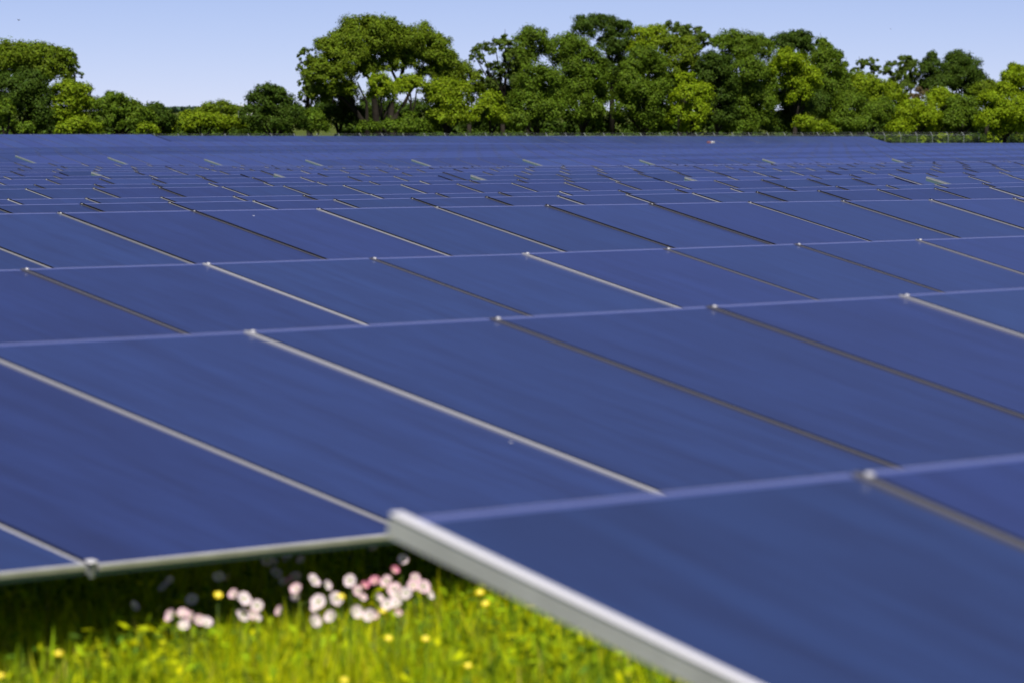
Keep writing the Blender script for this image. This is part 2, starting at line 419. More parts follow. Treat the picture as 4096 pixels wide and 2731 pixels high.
# one prototype of each, then plain copies in the loops
def rowmat(k, X, org):
    Y = ROWZ[k][0]
    z = float(zridge(k, X)); z2 = float(zridge(k, X + 1.0))
    ex = Vector((1, 0, z2 - z)).normalized()
    tl = R_(16.0) if k == 0 else TILT        # the nearest table leans a little more
    ey = Vector((0, math.cos(tl), math.sin(tl)))
    ey = (ey - ex * ey.dot(ex)).normalized()
    ez = ex.cross(ey)
    m = Matrix((ex, ey, ez)).transposed().to_4x4()
    m.translation = Vector((X * S, Y * S, z * S)) - org
    return m
GROUP = "rows of blue solar arrays across the field"
def array(k, x0, n, label, near=True, clips=True, brackets=False, every=5):
    Y = ROWZ[k][0]
    org = Vector((x0 * S, Y * S, float(ground_z(x0, Y)) * S))
    root = thing("solar_array", label, "solar array", org, GROUP)
    row_light = 1.0 if k < 5 else (rnd.uniform(0.80, 1.30) if k < 20 else rnd.choice((1.0, 1.15, 1.55, 1.8)))
    for i in range(n):
        mt = rowmat(k, x0 + i, org)
        p = link("glass_panel", PM if near else PF, root, mt)
        p.color = (row_light, row_light, row_light, 1)                    # row brightness painted in, for bands of grazing light on far glass
        # tiny mounting differences change what each glass reflects
        p.matrix_basis = mt @ Matrix.Rotation(rnd.gauss(0, 0.0016), 4, 'X') @ Matrix.Rotation(rnd.gauss(0, 0.0012), 4, 'Y')
        if near:
            link("upper_trim", LIPU, p); link("lower_trim", LIPL, p)
            if i > 0:
                r = link("rail", RAILW if k <= 2 else (RAIL if k == 3 else RAILT), root, mt)
                if clips and k < 10:
                    sc = 0.65 if k <= 2 else (0.45 if k <= 5 else 0.5)
                    link("end_clip", CLIP, r, Matrix.Translation((-0.012, -0.05, 0.0101)) @ Matrix.Scale(sc, 4) @ Matrix.Translation((0.012, 0.05, -0.0101)))
                if brackets: link("hanging_bracket", BRK, r, Matrix.Translation((0, -L, 0.0225)) @ Matrix.Scale(0.75, 4) @ Matrix.Translation((0, L, -0.0225)))
    link("end_frame", ENDN if k < 5 else (ENDR if k in (35, 15, 14, 13, 12) else ENDL), root, rowmat(k, x0, org))
    # right end closes with the same frame, mirrored
    mt = rowmat(k, x0 + n - 1, org) @ Matrix.Translation((S, 0, 0)) @ Matrix.Scale(-1, 4, (1, 0, 0))
    link("end_frame", ENDR, root, mt)
    m = MB()
    for fr in (0.22, 0.78):
        pts = [(rowmat(k, x0 + t, org) @ Vector((0, -fr * L, -0.10))) for t in np.linspace(0.6 if k == 0 else 0.03, n - 0.03, max(2, n // 2 + 1))]
        m.tube(pts, [0.045] * len(pts), 6)
    link("support_beams", m.mesh("support_beams", [M['steel']]), root)
    t = 1.5 if k else 2.5
    while t < n:
        X = x0 + t; z = float(zridge(k, X)) * S
        for pm in POSTS: link("post", pm, root, Matrix.Translation(Vector((X * S, Y * S, z)) - org))
        t += every
    return root

array(0, 3.867, 6, "nearest blue solar array, its broad silver end frame beside the sunlit grass", brackets=True)
array(1, 2.868, 12, "second solar array from the front, pale lower edge above the pink flowers", brackets=True)
array(2, 8.888, 11, "third solar array from the front, spanning the picture behind the flower array")
array(3, 12.968, 13, "fourth solar array from the front, last of the broad near rows")
array(5, 20.0, 18, "fifth solar array from the front, a narrow sharp row behind the broad near rows")
array(6, 24.0, 20, "sixth solar array from the front, the thin strip without any end gap")
array(7, 27.059, 19, "seventh solar array from the front, long piece left of its gap")
array(7, 46.795, 7, "seventh solar array from the front, short piece right of its gap, pale end showing")
array(8, 31.035, 15, "eighth solar array from the front, piece left of its gap")
array(8, 46.748, 12, "eighth solar array from the front, piece right of its gap, pale end showing")
array(9, 35.099, 11, "ninth solar array from the front, piece left of its gap")
array(9, 46.833, 17, "ninth solar array from the front, piece right of its gap, pale end showing")
array(10, 38.129, 8, "tenth solar array from the front, piece left of its gap")
array(10, 46.88, 24, "tenth solar array from the front, piece right of its gap, pale end showing")
array(11, 42.148, 4, "eleventh solar array from the front, short piece left of its gap")
array(11, 46.868, 31, "eleventh solar array from the front, long piece right of its gap, pale end showing")
array(12, 46.87, 37, "twelfth solar array from the front, a thin sliver just below the rising far block")
array(13, 50.87, 39, "thirteenth solar array from the front, only its rail tips peeping over the twelfth", clips=False)
array(14, 54.87, 41, "fourteenth solar array from the front, nearly hidden behind the thirteenth", clips=False)
array(15, 57.4, 32, "fifteenth solar array from the front, last before the far block climbs", clips=False)
ORD = ["first", "second", "third", "fourth", "fifth", "sixth", "seventh", "eighth", "ninth", "tenth", "eleventh", "twelfth", "thirteenth"]
for j in range(13):
    Y = ROWZ[20 + j][0]
    x0 = max(92.0, math.floor(0.865 * Y)) if j > 8 else 92.0
    x1 = 1.475 * Y
    n = min(98, int(x1 - x0) + 2)
    if j < 9:
        lab = "%s row of the far rising block counted from the front, pale left end showing" % ORD[j]
    else:
        lab = "%s row of the far rising block from the front, seen only as a thin band" % ORD[j]
    array(20 + j, x0, n, lab, near=False, every=8)
array(33, 109.0, 48, "fourteenth row of the far rising block, ending beside the white box", near=False, every=8)
array(34, 112.0, 12, "farthest solar array at the left, a little higher than its neighbour", near=False, every=8)
array(35, 124.25, 52, "farthest solar array along the tree line, ending before the bare fence", near=False, every=8)

# small white cabinet with a red lamp at the end of a far row
p = atY(2846, 570, 128.2)
zg = float(ground_z(p[0], p[1]))
cab = thing("equipment_cabinet", "small white cabinet with a red box at the end of a far row", "cabinet", (p[0] * S, p[1] * S, zg * S))
top = p[2] - zg
m = MB(); rounded(m, -0.28, 0.28, -0.25, 0.25, 0.0, top * S + 0.10, 0.04); link("casing", m.mesh("casing", [M['clip']]), cab)
m = MB(); m.box(-0.2, 0.2, -0.275, -0.253, 0.2, top * S - 0.05); link("door", m.mesh("door", [M['steel']]), cab)
M['red'] = simple("red_paint", (0.20, 0.09, 0.12), 0.5)
m = MB(); rounded(m, -0.62, -0.30, -0.2, 0.2, 0.0, top * S + 0.12, 0.04); link("red_box", m.mesh("red_box", [M['red']]), cab)

# ------------------------------------------------------------------ fence
YF = 136.0; PS = 0.011 * YF
fx0 = 0.86 * YF
def fence_z(X): return float(ground_z(X, YF)) * S
fz0 = fence_z(fx0)
fence = thing("chain_link_fence", "long chain link fence with angled barbed wire posts below the trees", "fence", (fx0 * S, YF * S, fz0))
m = MB(); H = 1.95
m.tube([(0, 0, -0.3), (0, 0, H)], [0.05, 0.05], 6); m.tube([(0, 0, H - 0.03), (0.0, 0.30, H + 0.36)], [0.04, 0.03], 6)
FP = m.mesh("post", [M['fence']])
nf = 64
ph = (atY(3540, 540, YF)[0] - fx0) % PS
def fz(i): return fence_z(fx0 + ph + i * PS) - fz0
for i in range(nf):
    link("post", FP, fence, Matrix.Translation(((ph + i * PS) * S, 0, fz(i))) @ Matrix.Rotation(rnd.gauss(0, 0.03), 4, 'Y'))
fm, nt, b = new_mat("chain_link")
b.inputs["Base Color"].default_value = (0.10, 0.12, 0.12, 1); b.inputs["Metallic"].default_value = 0.3; b.inputs["Roughness"].default_value = 0.5
tc = nt.nodes.new("ShaderNodeTexCoord"); sx = nt.nodes.new("ShaderNodeSeparateXYZ"); nt.links.new(tc.outputs["Object"], sx.inputs[0])
def mth(op, a, c):
    n = nt.nodes.new("ShaderNodeMath"); n.operation = op
    for i, v in enumerate((a, c)):
        if v is None: continue
        if isinstance(v, (int, float)): n.inputs[i].default_value = v
        else: nt.links.new(v, n.inputs[i])
    return n.outputs[0]
d1 = mth('FRACT', mth('MULTIPLY', mth('ADD', sx.outputs[0], sx.outputs[2]), 14.0), None)
d2 = mth('FRACT', mth('MULTIPLY', mth('SUBTRACT', sx.outputs[0], sx.outputs[2]), 14.0), None)
wire = mth('MAXIMUM', mth('LESS_THAN', d1, 0.09), mth('LESS_THAN', d2, 0.09))
tp = nt.nodes.new("ShaderNodeBsdfTransparent"); mx = nt.nodes.new("ShaderNodeMixShader")
nt.links.new(wire, mx.inputs[0]); nt.links.new(tp.outputs[0], mx.inputs[1]); nt.links.new(b.outputs[0], mx.inputs[2])
nt.links.new(mx.outputs[0], nt.nodes["Material Output"].inputs["Surface"])
m = MB()
xs_ = [(ph + i * PS) * S for i in range(nf)]
for i in range(nf - 1):
    m.quad([(xs_[i], -0.056, fz(i) + .02), (xs_[i + 1], -0.056, fz(i + 1) + .02), (xs_[i + 1], -0.056, fz(i + 1) + H - .02), (xs_[i], -0.056, fz(i) + H - .02)])
link("chain_mesh", m.mesh("chain_mesh", [fm]), fence)
m = MB()
for q in (0.25, 0.6, 0.95):
    m.tube([(xs_[i], 0.30 * q, fz(i) + H - 0.03 + 0.39 * q - (0.02 if i % 2 else 0)) for i in range(nf)], [0.008] * nf, 4)
m.tube([(xs_[i], 0, fz(i) + H) for i in range(nf)], [0.02] * nf, 5)
link("barbed_wire", m.mesh("barbed_wire", [M['fence']]), fence)

# ------------------------------------------------------------------ trees
def leaves(cent, rad, count, size, up=0.35, clump=(0.26, 0.42), ncl=None):
    """leaf quads in clumps through an ellipsoid; cent, rad in metres."""
    cent = np.asarray(cent, float); rad = np.asarray(rad, float)
    ncl = ncl or int(rng.integers(26, 38))
    d = rng.normal(size=(ncl, 3)); d /= np.linalg.norm(d, axis=1)[:, None]
    d[:, 2] = np.where(d[:, 2] < -0.5, -d[:, 2], d[:, 2])
    cc = cent + d * rad * (rng.uniform(0.45, 1.0, ncl) ** 0.6)[:, None]
    cr = rng.uniform(clump[0], clump[1], ncl) * rad.mean() * 1.05
    w = cr ** 2; which = rng.choice(ncl, count, p=w / w.sum())
    dd = rng.normal(size=(count, 3)); dd /= np.linalg.norm(dd, axis=1)[:, None]
    rr = np.clip(np.abs(rng.normal(0.72, 0.28, count)), 0, 1.12)
    squash = np.array([1.08, 1.08, 0.92])
    pos = cc[which] + dd * (rr * cr[which])[:, None] * squash
    nrm = dd * 0.85 + d[which] * 0.55 + rng.normal(size=(count, 3)) * 0.42; nrm[:, 2] += up
    nrm /= np.linalg.norm(nrm, axis=1)[:, None]
    t = np.cross(nrm, rng.normal(size=(count, 3))); t /= np.linalg.norm(t, axis=1)[:, None]
    bt = np.cross(nrm, t)
    s = size * rng.uniform(0.6, 1.35, count)[:, None]
    a = pos + t * s * 0.5; c = pos - t * s * 0.5
    e = pos + bt * s * 0.34 + nrm * s * 0.06; g = pos - bt * s * 0.34 + nrm * s * 0.06
    return np.stack([a, e, c, g], 1)
def w_at(x, y, Y):                         # place at bearing (x,y) on the plane Y, metres; and metres per bearing unit
    q = atY(x, y, Y); dep = float(q @ _f)
    return q * S, dep / F4 * S
def tree(name, label, cat, kindmat, blobs, Y, base=None, dens=1.0, leaf=0.22, limbs=None, group=None, thin=False, trunk_r=0.28, deep=0.9):
    bx = base if base is not None else sum(bb[0] for bb in blobs) / len(blobs)
    pb, u = w_at(bx, 560, Y)
    zg = float(ground_z(pb[0] / S, Y)) * S
    org = Vector((pb[0], pb[1], zg))
    root = thing(name, label, cat, org, group)
    qs = []; ends = []
    for bb in blobs:
        cx, cy, rx, ry = bb; rx *= 1.25; ry *= 1.18
        off = rng.uniform(-0.35, 0.35) * rx * u * deep
        c, u2 = w_at(cx, cy, Y + off / S)
        area = math.pi * rx * ry * u2 * u2
        n = int(dens * (7.6 if not thin else 3.4) * area / (leaf * leaf * 0.36))
        if thin:
            qs.append(leaves(c, (rx * u2, rx * u2 * deep, ry * u2), n, leaf, clump=(0.14, 0.26), ncl=int(rng.integers(20, 30))))
        else:
            qs.append(leaves(c, (rx * u2, rx * u2 * deep, ry * u2), n, leaf))
        ends.append((Vector(c) - org, min(rx, ry) * u2))
    Q = np.concatenate(qs) - np.array(org)
    # nothing grows below ground
    low = Q[:, :, 2].min(1) > 0.05
    Q = Q[low]
    n = len(Q)
    me = mesh_np("crown", Q.reshape(-1, 3), np.arange(n * 4).reshape(n, 4), [LEAF[kindmat]])
    link("crown", me, root)
    m = MB()
    if limbs:
        for pts, r0, r1 in limbs:
            P = []
            for i, (x, y) in enumerate(pts):
                c, _ = w_at(x, y, Y + (0 if i == 0 else 0.25 * math.sin(i * 2.1 + x)))
                P.append(Vector(c) - org)
            if pts[0][1] > 530: P[0].z = -0.15; 
            m.tube(P, list(np.linspace(r0, r1, len(P))), 7)
    else:
        topz = min(e[0].z for e in ends)
        hub = Vector((0.0, 0.0, max(0.6, topz * 0.55)))
        m.tube([(0, 0, -0.15), (rnd.uniform(-.1, .1), rnd.uniform(-.1, .1), hub.z * 0.5), hub], [trunk_r * 1.3, trunk_r, trunk_r * 0.8], 7)
        for e, r in ends:
            if e.z < hub.z + 0.3: continue
            mid = hub.lerp(e, 0.5) + Vector((rnd.uniform(-.4, .4), rnd.uniform(-.4, .4), rnd.uniform(-.1, .5)))
            m.tube([hub - Vector((0, 0, 0.1)), mid, e, e + (e - mid) * 0.3], [trunk_r * 0.55, trunk_r * 0.36, trunk_r * 0.16, 0.02], 6)
    link("trunk", m.mesh("trunk", [M['bark']], smooth=True), root)
    return root
def z1(*bl): return [(a / 1.1484, b_ / 1.1484, c / 1.1484, d / 1.1484) for a, b_, c, d in bl]
def z2(*bl): return [(2048 + a / 1.1484, b_ / 1.1484, c / 1.1484, d / 1.1484) for a, b_, c, d in bl]
TG = "trees along the fence behind the field"
SG = "shrubs under the trees behind the field"
YT = 140.0
# left group
tree("broadleaf_tree", "tall olive green tree at the left edge, its top against the sky", "tree", 'olive',
     z1((40,265,80,60),(130,255,70,50),(215,265,65,55),(280,275,55,45),(60,330,90,60),(170,330,80,55),(260,330,70,50),(-60,300,90,80)), YT + 5, base=120, group=TG)
tree("broadleaf_tree", "thin upright tree on the right shoulder of the tall olive tree", "tree", 'pale',
     z1((335,290,28,40),(345,360,35,45),(325,400,40,40),(362,420,18,40)), YT + 6, thin=True, dens=1.1, group=TG)
tree("broadleaf_tree", "dark rounded tree in front of the olive tree at the left edge", "tree", 'dark',
     z1((40,420,80,70),(130,400,75,65),(180,450,60,60),(20,510,80,80),(120,510,85,80),(170,560,60,60),(-50,450,70,110)), YT, base=70, group=TG)
tree("broadleaf_tree", "yellow green tree right of the dark rounded tree, sloping down to the shrubs", "tree", 'bright',
     z1((310,430,65,45),(360,440,55,50),(300,490,60,50),(370,510,60,55),(395,480,35,40),(260,540,50,50),(320,560,70,50)), YT + 2, group=TG)
tree("shrub", "small light bush low against the dark tree at the left edge", "shrub", 'mid', z1((22,510,38,48),(30,560,30,30)), YT - 2.5, group=SG)
tree("shrub", "low grey green bush in front of the dark left tree, by the fence", "shrub", 'mid', z1((105,592,42,28),(130,600,30,22)), YT - 2.5, group=SG)
tree("shrub", "bright yellow bush under the sloping yellow green tree", "shrub", 'bright', z1((360,580,60,36),(415,590,45,30),(300,595,45,26)), YT - 2, group=SG)
tree("broadleaf_tree", "spreading low tree with a forked tip, right of the yellow green tree", "tree", 'mid',
     z1((520,465,45,35),(480,500,55,45),(560,500,60,45),(620,515,50,40),(490,560,60,55),(580,560,70,55),(660,560,50,50),(512,440,16,16)), YT + 1, group=TG)
tree("broadleaf_tree", "narrow dark tree between the forked tip tree and the low bright trees", "tree", 'dark',
     z1((710,510,38,36),(730,555,50,50),(760,530,30,30),(790,580,35,40)), YT + 2, group=TG)
tree("shrub", "bright bush at the foot of the forked tip tree", "shrub", 'bright', z1((680,598,45,26)), YT - 2, group=SG)
tree("broadleaf_tree", "low olive tree far back under the open sky, centre of the low stretch", "tree", 'olive',
     z1((960,505,45,28),(1020,500,50,30),(1070,515,40,28),(900,540,55,30)), YT + 14, group=TG)
tree("broadleaf_tree", "low bright green tree in front of the far olive tree", "tree", 'bright',
     z1((860,560,50,36),(930,560,55,34),(1000,565,55,38),(1070,580,50,36),(830,590,50,30)), YT + 3, group=TG)
tree("broadleaf_tree", "rounded dark green tree with a notched top, left of the tallest tree", "tree", 'dark',
     z1((1225,430,48,36),(1270,440,40,34),(1190,480,55,45),(1290,490,65,50),(1160,540,55,45),(1240,550,75,60),(1340,540,55,60),(1370,580,45,40)), YT, group=TG)
tree("shrub", "bush of mid green leaves at the right foot of the notched dark tree", "shrub", 'mid', z1((1420,555,60,45),(1455,590,50,30)), YT + 1, group=SG)
# the big tree and its neighbours
tree("broadleaf_tree", "airy grey green tree on the left flank of the tallest tree, sky showing through", "tree", 'pale',
     z1((1410,265,42,40),(1400,320,35,40),(1450,310,45,45),(1395,400,25,35),(1430,390,35,40),(1450,440,55,55),(1400,450,30,30)), YT + 6, thin=True, dens=1.2, group=TG)
Zb = z1((1665,130,85,48),(1745,125,65,42),(1590,195,80,55),(1690,195,90,60),(1800,165,65,50),(1860,190,75,50),(1925,165,60,50),
        (1985,200,55,45),(2030,225,55,50),(1510,220,60,40),(1530,285,65,50),(1600,270,80,50),(1720,255,70,45),(1900,250,80,50),(2000,275,65,50),
        (1570,345,65,45),(1650,330,45,32),(2060,310,55,55),(1830,250,50,32),(1880,300,45,26),(1500,380,45,45),(1620,260,70,50),(1760,190,70,55),(1840,240,60,45),(1950,240,70,50),(1480,440,55,45),(1560,420,55,40),(1440,350,45,45),(2040,370,55,40),(1960,340,45,35),(1690,310,55,40),(2090,360,45,40),(2040,290,60,50),(2070,420,40,40),(1520,340,60,50),(1460,330,40,45),(1590,400,45,30),(1780,300,50,35),(1560,240,60,45),(1700,320,40,30),(2010,330,50,40))
tree("broadleaf_tree", "tallest tree of the line, broad domed crown on several dark forked trunks", "tree", 'olive', Zb, YT + 2, base=1495, dens=1.0, group=TG,
     limbs=[([(1478,545),(1460,500),(1425,450),(1385,410),(1341,375)], .42, .10), ([(1425,450),(1400,380),(1375,310),(1370,260)], .2, .06),
            ([(1515,545),(1505,480),(1497,400),(1494,320),(1500,230),(1500,150)], .48, .10), ([(1497,340),(1440,270),(1400,200)], .2, .05),
            ([(1478,545),(1468,480),(1466,410),(1430,330)], .3, .07),
            ([(1563,545),(1580,470),(1622,407),(1640,370),(1700,290)], .36, .08), ([(1550,545),(1565,440),(1582,346),(1610,290),(1624,230),(1640,150)], .42, .08),
            ([(1590,330),(1560,270),(1545,180)], .18, .05), ([(1624,250),(1690,200),(1740,170)], .16, .05)])
tree("broadleaf_tree", "small bright clump of a young tree before the forked trunks", "tree", 'bright',
     z1((1750,395,55,50),(1800,430,40,45),(1735,440,45,35)), YT - 0.5, base=1530, group=TG)
tree("broadleaf_tree", "second small bright young tree, right of the forked trunks", "tree", 'bright',
     z1((1880,385,50,32),(1915,400,40,40),(1860,410,35,28)), YT - 0.5, base=1640, dens=1.1, group=TG)
tree("broadleaf_tree", "dark leafy tree low at the left of the forked trunks", "tree", 'dark',
     z1((1530,470,65,55),(1600,450,50,40),(1500,540,80,55),(1590,540,70,55)), YT + 5, dens=0.9, group=TG)
tree("shrub", "leafy bush at the foot of the forked trunks", "shrub", 'mid', z1((1880,570,55,38),(1800,590,55,32),(1690,590,45,28),(1920,590,50,30)), YT - 1, group=SG)
tree("broadleaf_tree", "rounded light green tree right of the forked trunks, below the dome", "tree", 'bright',
     z1((2040,420,70,48),(2100,430,55,50),(2010,470,60,50),(2080,490,75,55),(2120,540,50,50),(2030,550,70,55),(1985,420,40,30)), YT - 1, group=TG)
tree("broadleaf_tree", "slim olive tree joining the dome to the airy tree on its right", "tree", 'olive',
     z1((2120,330,55,40),(2160,380,50,50),(2190,440,40,45)), YT + 4, dens=0.8, group=TG)
tree("broadleaf_tree", "airy open tree with thin arching branches, right of the domed tree", "tree", 'pale',
     z1((2215,240,50,32),(2275,215,55,28),(2320,225,40,40),(2320,185,16,25),(2190,275,35,25),(2340,290,45,50),(2260,330,50,45),(2330,360,55,50),(2240,400,45,45)), YT + 4, thin=True, dens=1.25, base=2010, group=TG)
tree("shrub", "bright bush in front of the airy open tree", "shrub", 'bright', z1((2250,470,50,40),(2220,520,60,45),(2290,540,60,45)), YT, group=SG)
tree("broadleaf_tree", "dark tree filling the shade behind the bright bush and airy tree", "tree", 'dark',
     z1((2240,560,85,60),(2330,520,70,70),(2340,440,50,50)), YT + 5, group=TG)
# right mass
tree("broadleaf_tree", "round topped tree rising at the left end of the dense wood", "tree", 'mid',
     z2((95,175,62,42),(50,215,50,50),(120,225,55,45),(20,280,50,55),(80,290,60,50)), YT + 4, dens=0.9, group=TG)
tree("broadleaf_tree", "broad mid green tree forming the left front of the dense wood", "tree", 'mid',
     z2((230,225,70,55),(310,235,75,55),(360,290,60,55),(250,310,80,60),(340,370,80,65),(400,350,45,55),(290,430,80,65),(390,440,55,60),(280,510,80,60),(370,540,70,60)), YT, group=TG)
tree("broadleaf_tree", "lower dark tree with layered boughs at the left foot of the dense wood", "tree", 'mid',
     z2((110,355,75,42),(170,370,65,45),(70,420,70,50),(170,440,80,55),(60,490,70,60),(150,520,85,60),(60,560,70,50)), YT - 1, group=TG)
tree("broadleaf_tree", "tall dark tree with two tops, highest of the dense wood", "tree", 'dark',
     z2((350,115,60,36),(400,105,40,30),(440,130,60,38),(500,150,50,45),(330,150,50,36),(480,200,65,50),(520,240,45,40),(440,220,45,50),(530,120,18,22),(490,300,45,40),(440,330,40,60),(500,400,40,70)), YT + 5, base=2450, dens=0.95, group=TG,
     limbs=[([(2450,545),(2448,400),(2445,290),(2430,200),(2420,120)], .4, .06), ([(2446,300),(2470,200),(2480,130)], .2, .05)])
tree("broadleaf_tree", "bright topped tree just right of the two topped tree", "tree", 'bright',
     z2((600,165,50,34),(660,160,55,34),(640,210,65,40),(590,230,50,40)), YT + 3, base=2580, group=TG)
tree("broadleaf_tree", "layered mid green tree with lit shoulders in the middle of the dense wood", "tree", 'mid',
     z2((600,260,60,45),(640,290,60,50),(560,310,50,45),(620,360,75,55),(540,390,55,55),(660,420,70,55),(590,450,80,60),(520,500,60,70),(610,540,80,60),(700,540,55,60)), YT - 0.5, group=TG)
tree("broadleaf_tree", "dark open tree with a pointed left tip behind the middle of the wood", "tree", 'pale',
     z2((735,130,38,28),(780,145,50,32),(840,160,50,32),(880,180,32,28),(790,185,50,30),(860,210,40,30)), YT + 6, thin=True, dens=1.7, base=2740, group=TG)
tree("broadleaf_tree", "olive dome below the pointed open tree", "tree", 'olive',
     z2((740,215,55,42),(800,220,55,45),(770,270,70,50),(820,320,55,50),(730,330,55,50)), YT + 1.5, group=TG)
tree("broadleaf_tree", "vivid yellow green young tree low in front of the dense wood", "tree", 'yellow',
     z2((800,380,45,35),(860,430,55,45),(800,450,60,50),(880,470,40,35),(840,520,60,50),(770,530,45,50),(820,580,50,35)), YT - 2, group=TG)
tree("broadleaf_tree", "dark round headed tree right of the vivid young tree", "tree", 'dark',
     z2((920,290,55,42),(960,310,50,45),(890,330,45,45),(930,370,75,55),(980,390,50,50),(950,450,70,60),(910,530,70,60),(985,540,55,60)), YT, group=TG)
tree("broadleaf_tree", "tall mid green tree with a blunt peak, right centre of the dense wood", "tree", 'mid',
     z2((1010,180,48,36),(1060,200,55,42),(1120,205,55,35),(960,205,45,34),(1040,250,70,50),(1110,265,75,55),(1160,225,40,34)), YT + 4, group=TG)
tree("broadleaf_tree", "wide leafy tree below the blunt peak, hanging boughs to the fence", "tree", 'mid',
     z2((1080,330,80,60),(1140,390,70,60),(1060,410,70,60),(1120,470,80,65),(1040,500,70,60),(1130,555,70,45),(1050,570,70,45)), YT, group=TG)
tree("broadleaf_tree", "dark topped tree with a small crest right of the blunt peak", "tree", 'dark',
     z2((1240,205,52,38),(1310,180,45,36),(1345,195,40,40),(1290,225,60,40),(1360,240,40,40)), YT + 5, group=TG)
tree("broadleaf_tree", "soft yellow green willowy tree in front of the small crest", "tree", 'yellow',
     z2((1260,275,60,40),(1320,300,60,42),(1240,330,60,50),(1330,360,70,55),(1370,400,45,45),(1280,410,70,55),(1310,450,55,45)), YT - 0.5, group=TG)
tree("broadleaf_tree", "shaded tree under the willowy tree at the fence", "tree", 'dark',
     z2((1240,490,70,65),(1330,520,75,60),(1240,570,75,45),(1400,480,60,60)), YT + 1, group=TG)
tree("broadleaf_tree", "leafy right shoulder tree where the dense wood drops away", "tree", 'mid',
     z2((1420,205,26,26),(1445,225,26,28),(1430,270,60,42),(1480,280,40,40),(1450,330,65,55),(1500,350,40,55),(1440,410,75,60),(1500,430,60,60),(1470,500,75,65),(1530,300,16,14)), YT + 2, group=TG)
tree("shrub", "long light bush sloping to the right at the foot of the wood", "shrub", 'bright',
     z2((1340,570,45,34),(1400,590,55,28),(1460,605,35,18)), YT - 2.5, group=SG)
tree("broadleaf_tree", "fresh green bushy tree right of the wood's shoulder", "tree", 'bright',
     z2((1600,385,60,40),(1570,420,55,45),(1660,410,60,42),(1640,460,75,50),(1720,430,60,45),(1760,470,50,50)), YT + 2, group=TG)
tree("broadleaf_tree", "mid green tree below the fresh bushy tree, by the fence", "tree", 'mid',
     z2((1560,490,65,55),(1640,530,75,55),(1590,570,70,45),(1700,520,60,50),(1520,560,60,55)), YT, group=TG)
tree("broadleaf_tree", "thin spindly tree with a left hooked tip, behind the fresh bushy tree", "tree", 'pale',
     z2((1600,290,20,16),(1645,300,40,28),(1660,340,28,36),(1575,335,24,20)), YT + 8, thin=True, dens=1.7, base=3490, group=TG)
tree("broadleaf_tree", "open crowned tree with twin tips, second of the spindly trees", "tree", 'pale',
     z2((1800,290,45,32),(1835,310,40,36),(1740,330,45,36),(1810,350,55,42),(1850,370,40,40),(1780,400,60,42)), YT + 8, thin=True, dens=1.7, base=3620, group=TG)
tree("broadleaf_tree", "narrow pointed dark tree left of the big round dark one", "tree", 'dark',
     z2((1930,270,24,28),(1925,310,45,36),(1900,320,35,30),(1950,380,65,45),(1920,400,45,40)), YT + 7, base=3735, group=TG)
tree("broadleaf_tree", "big round dark tree alone against the sky at the right", "tree", 'dark',
     z2((2050,275,55,34),(2030,310,50,40),(2100,315,60,45),(2060,360,75,55),(2130,380,50,50),(2010,370,40,55),(2090,420,70,45)), YT + 7, base=3850, group=TG)
tree("bare_shrub", "brown half bare shrub in the gap between the spindly and dark trees", "shrub", 'brown',
     z2((1870,435,40,32),(1840,460,40,26)), YT + 5, thin=True, dens=1.3)
tree("broadleaf_tree", "glowing lime bush tree below the narrow pointed dark tree", "tree", 'yellow',
     z2((1960,440,50,30),(2000,455,40,32),(1940,475,40,30),(2010,490,45,35)), YT + 2, base=3770, group=TG)
tree("shrub", "lime green thicket behind the bare stretch of fence", "shrub", 'yellow',
     z2((1850,500,55,36),(1890,530,60,40),(1800,540,50,45),(1860,575,70,40),(1930,540,45,40),(1770,590,50,35)), YT + 0.5, group=SG)
tree("broadleaf_tree", "mid green rounded bush tree under the big round dark tree", "tree", 'mid',
     z2((2060,480,55,36),(2110,500,50,40),(2060,540,65,50),(2010,560,50,45),(2120,560,50,45)), YT, group=TG)
tree("shrub", "sunny grass green bush at the middle of the bare fence", "shrub", 'bright', z2((1980,590,50,30),(1900,605,45,22),(2050,605,45,22)), YT + 1, group=SG)
tree("broadleaf_tree", "small olive tree in the dip beside the big round dark tree", "tree", 'olive',
     z2((2190,385,26,16),(2160,415,45,34),(2210,420,50,36),(2170,450,45,34)), YT + 4, group=TG)
tree("broadleaf_tree", "yellow olive tree rising at the right edge", "tree", 'yellow',
     z2((2305,325,28,28),(2335,350,40,40),(2290,375,50,40),(2340,420,55,55),(2260,430,50,40),(2400,390,60,70)), YT + 2, base=4070, group=TG)
tree("broadleaf_tree", "dense yellow green tree in the right corner, covering the fence end", "tree", 'yellow',
     z2((2200,475,55,40),(2240,510,60,50),(2190,550,55,45),(2310,520,70,60),(2350,580,65,50),(2260,590,60,40),(2390,500,60,90)), YT - 4.6, base=4020, group=TG)

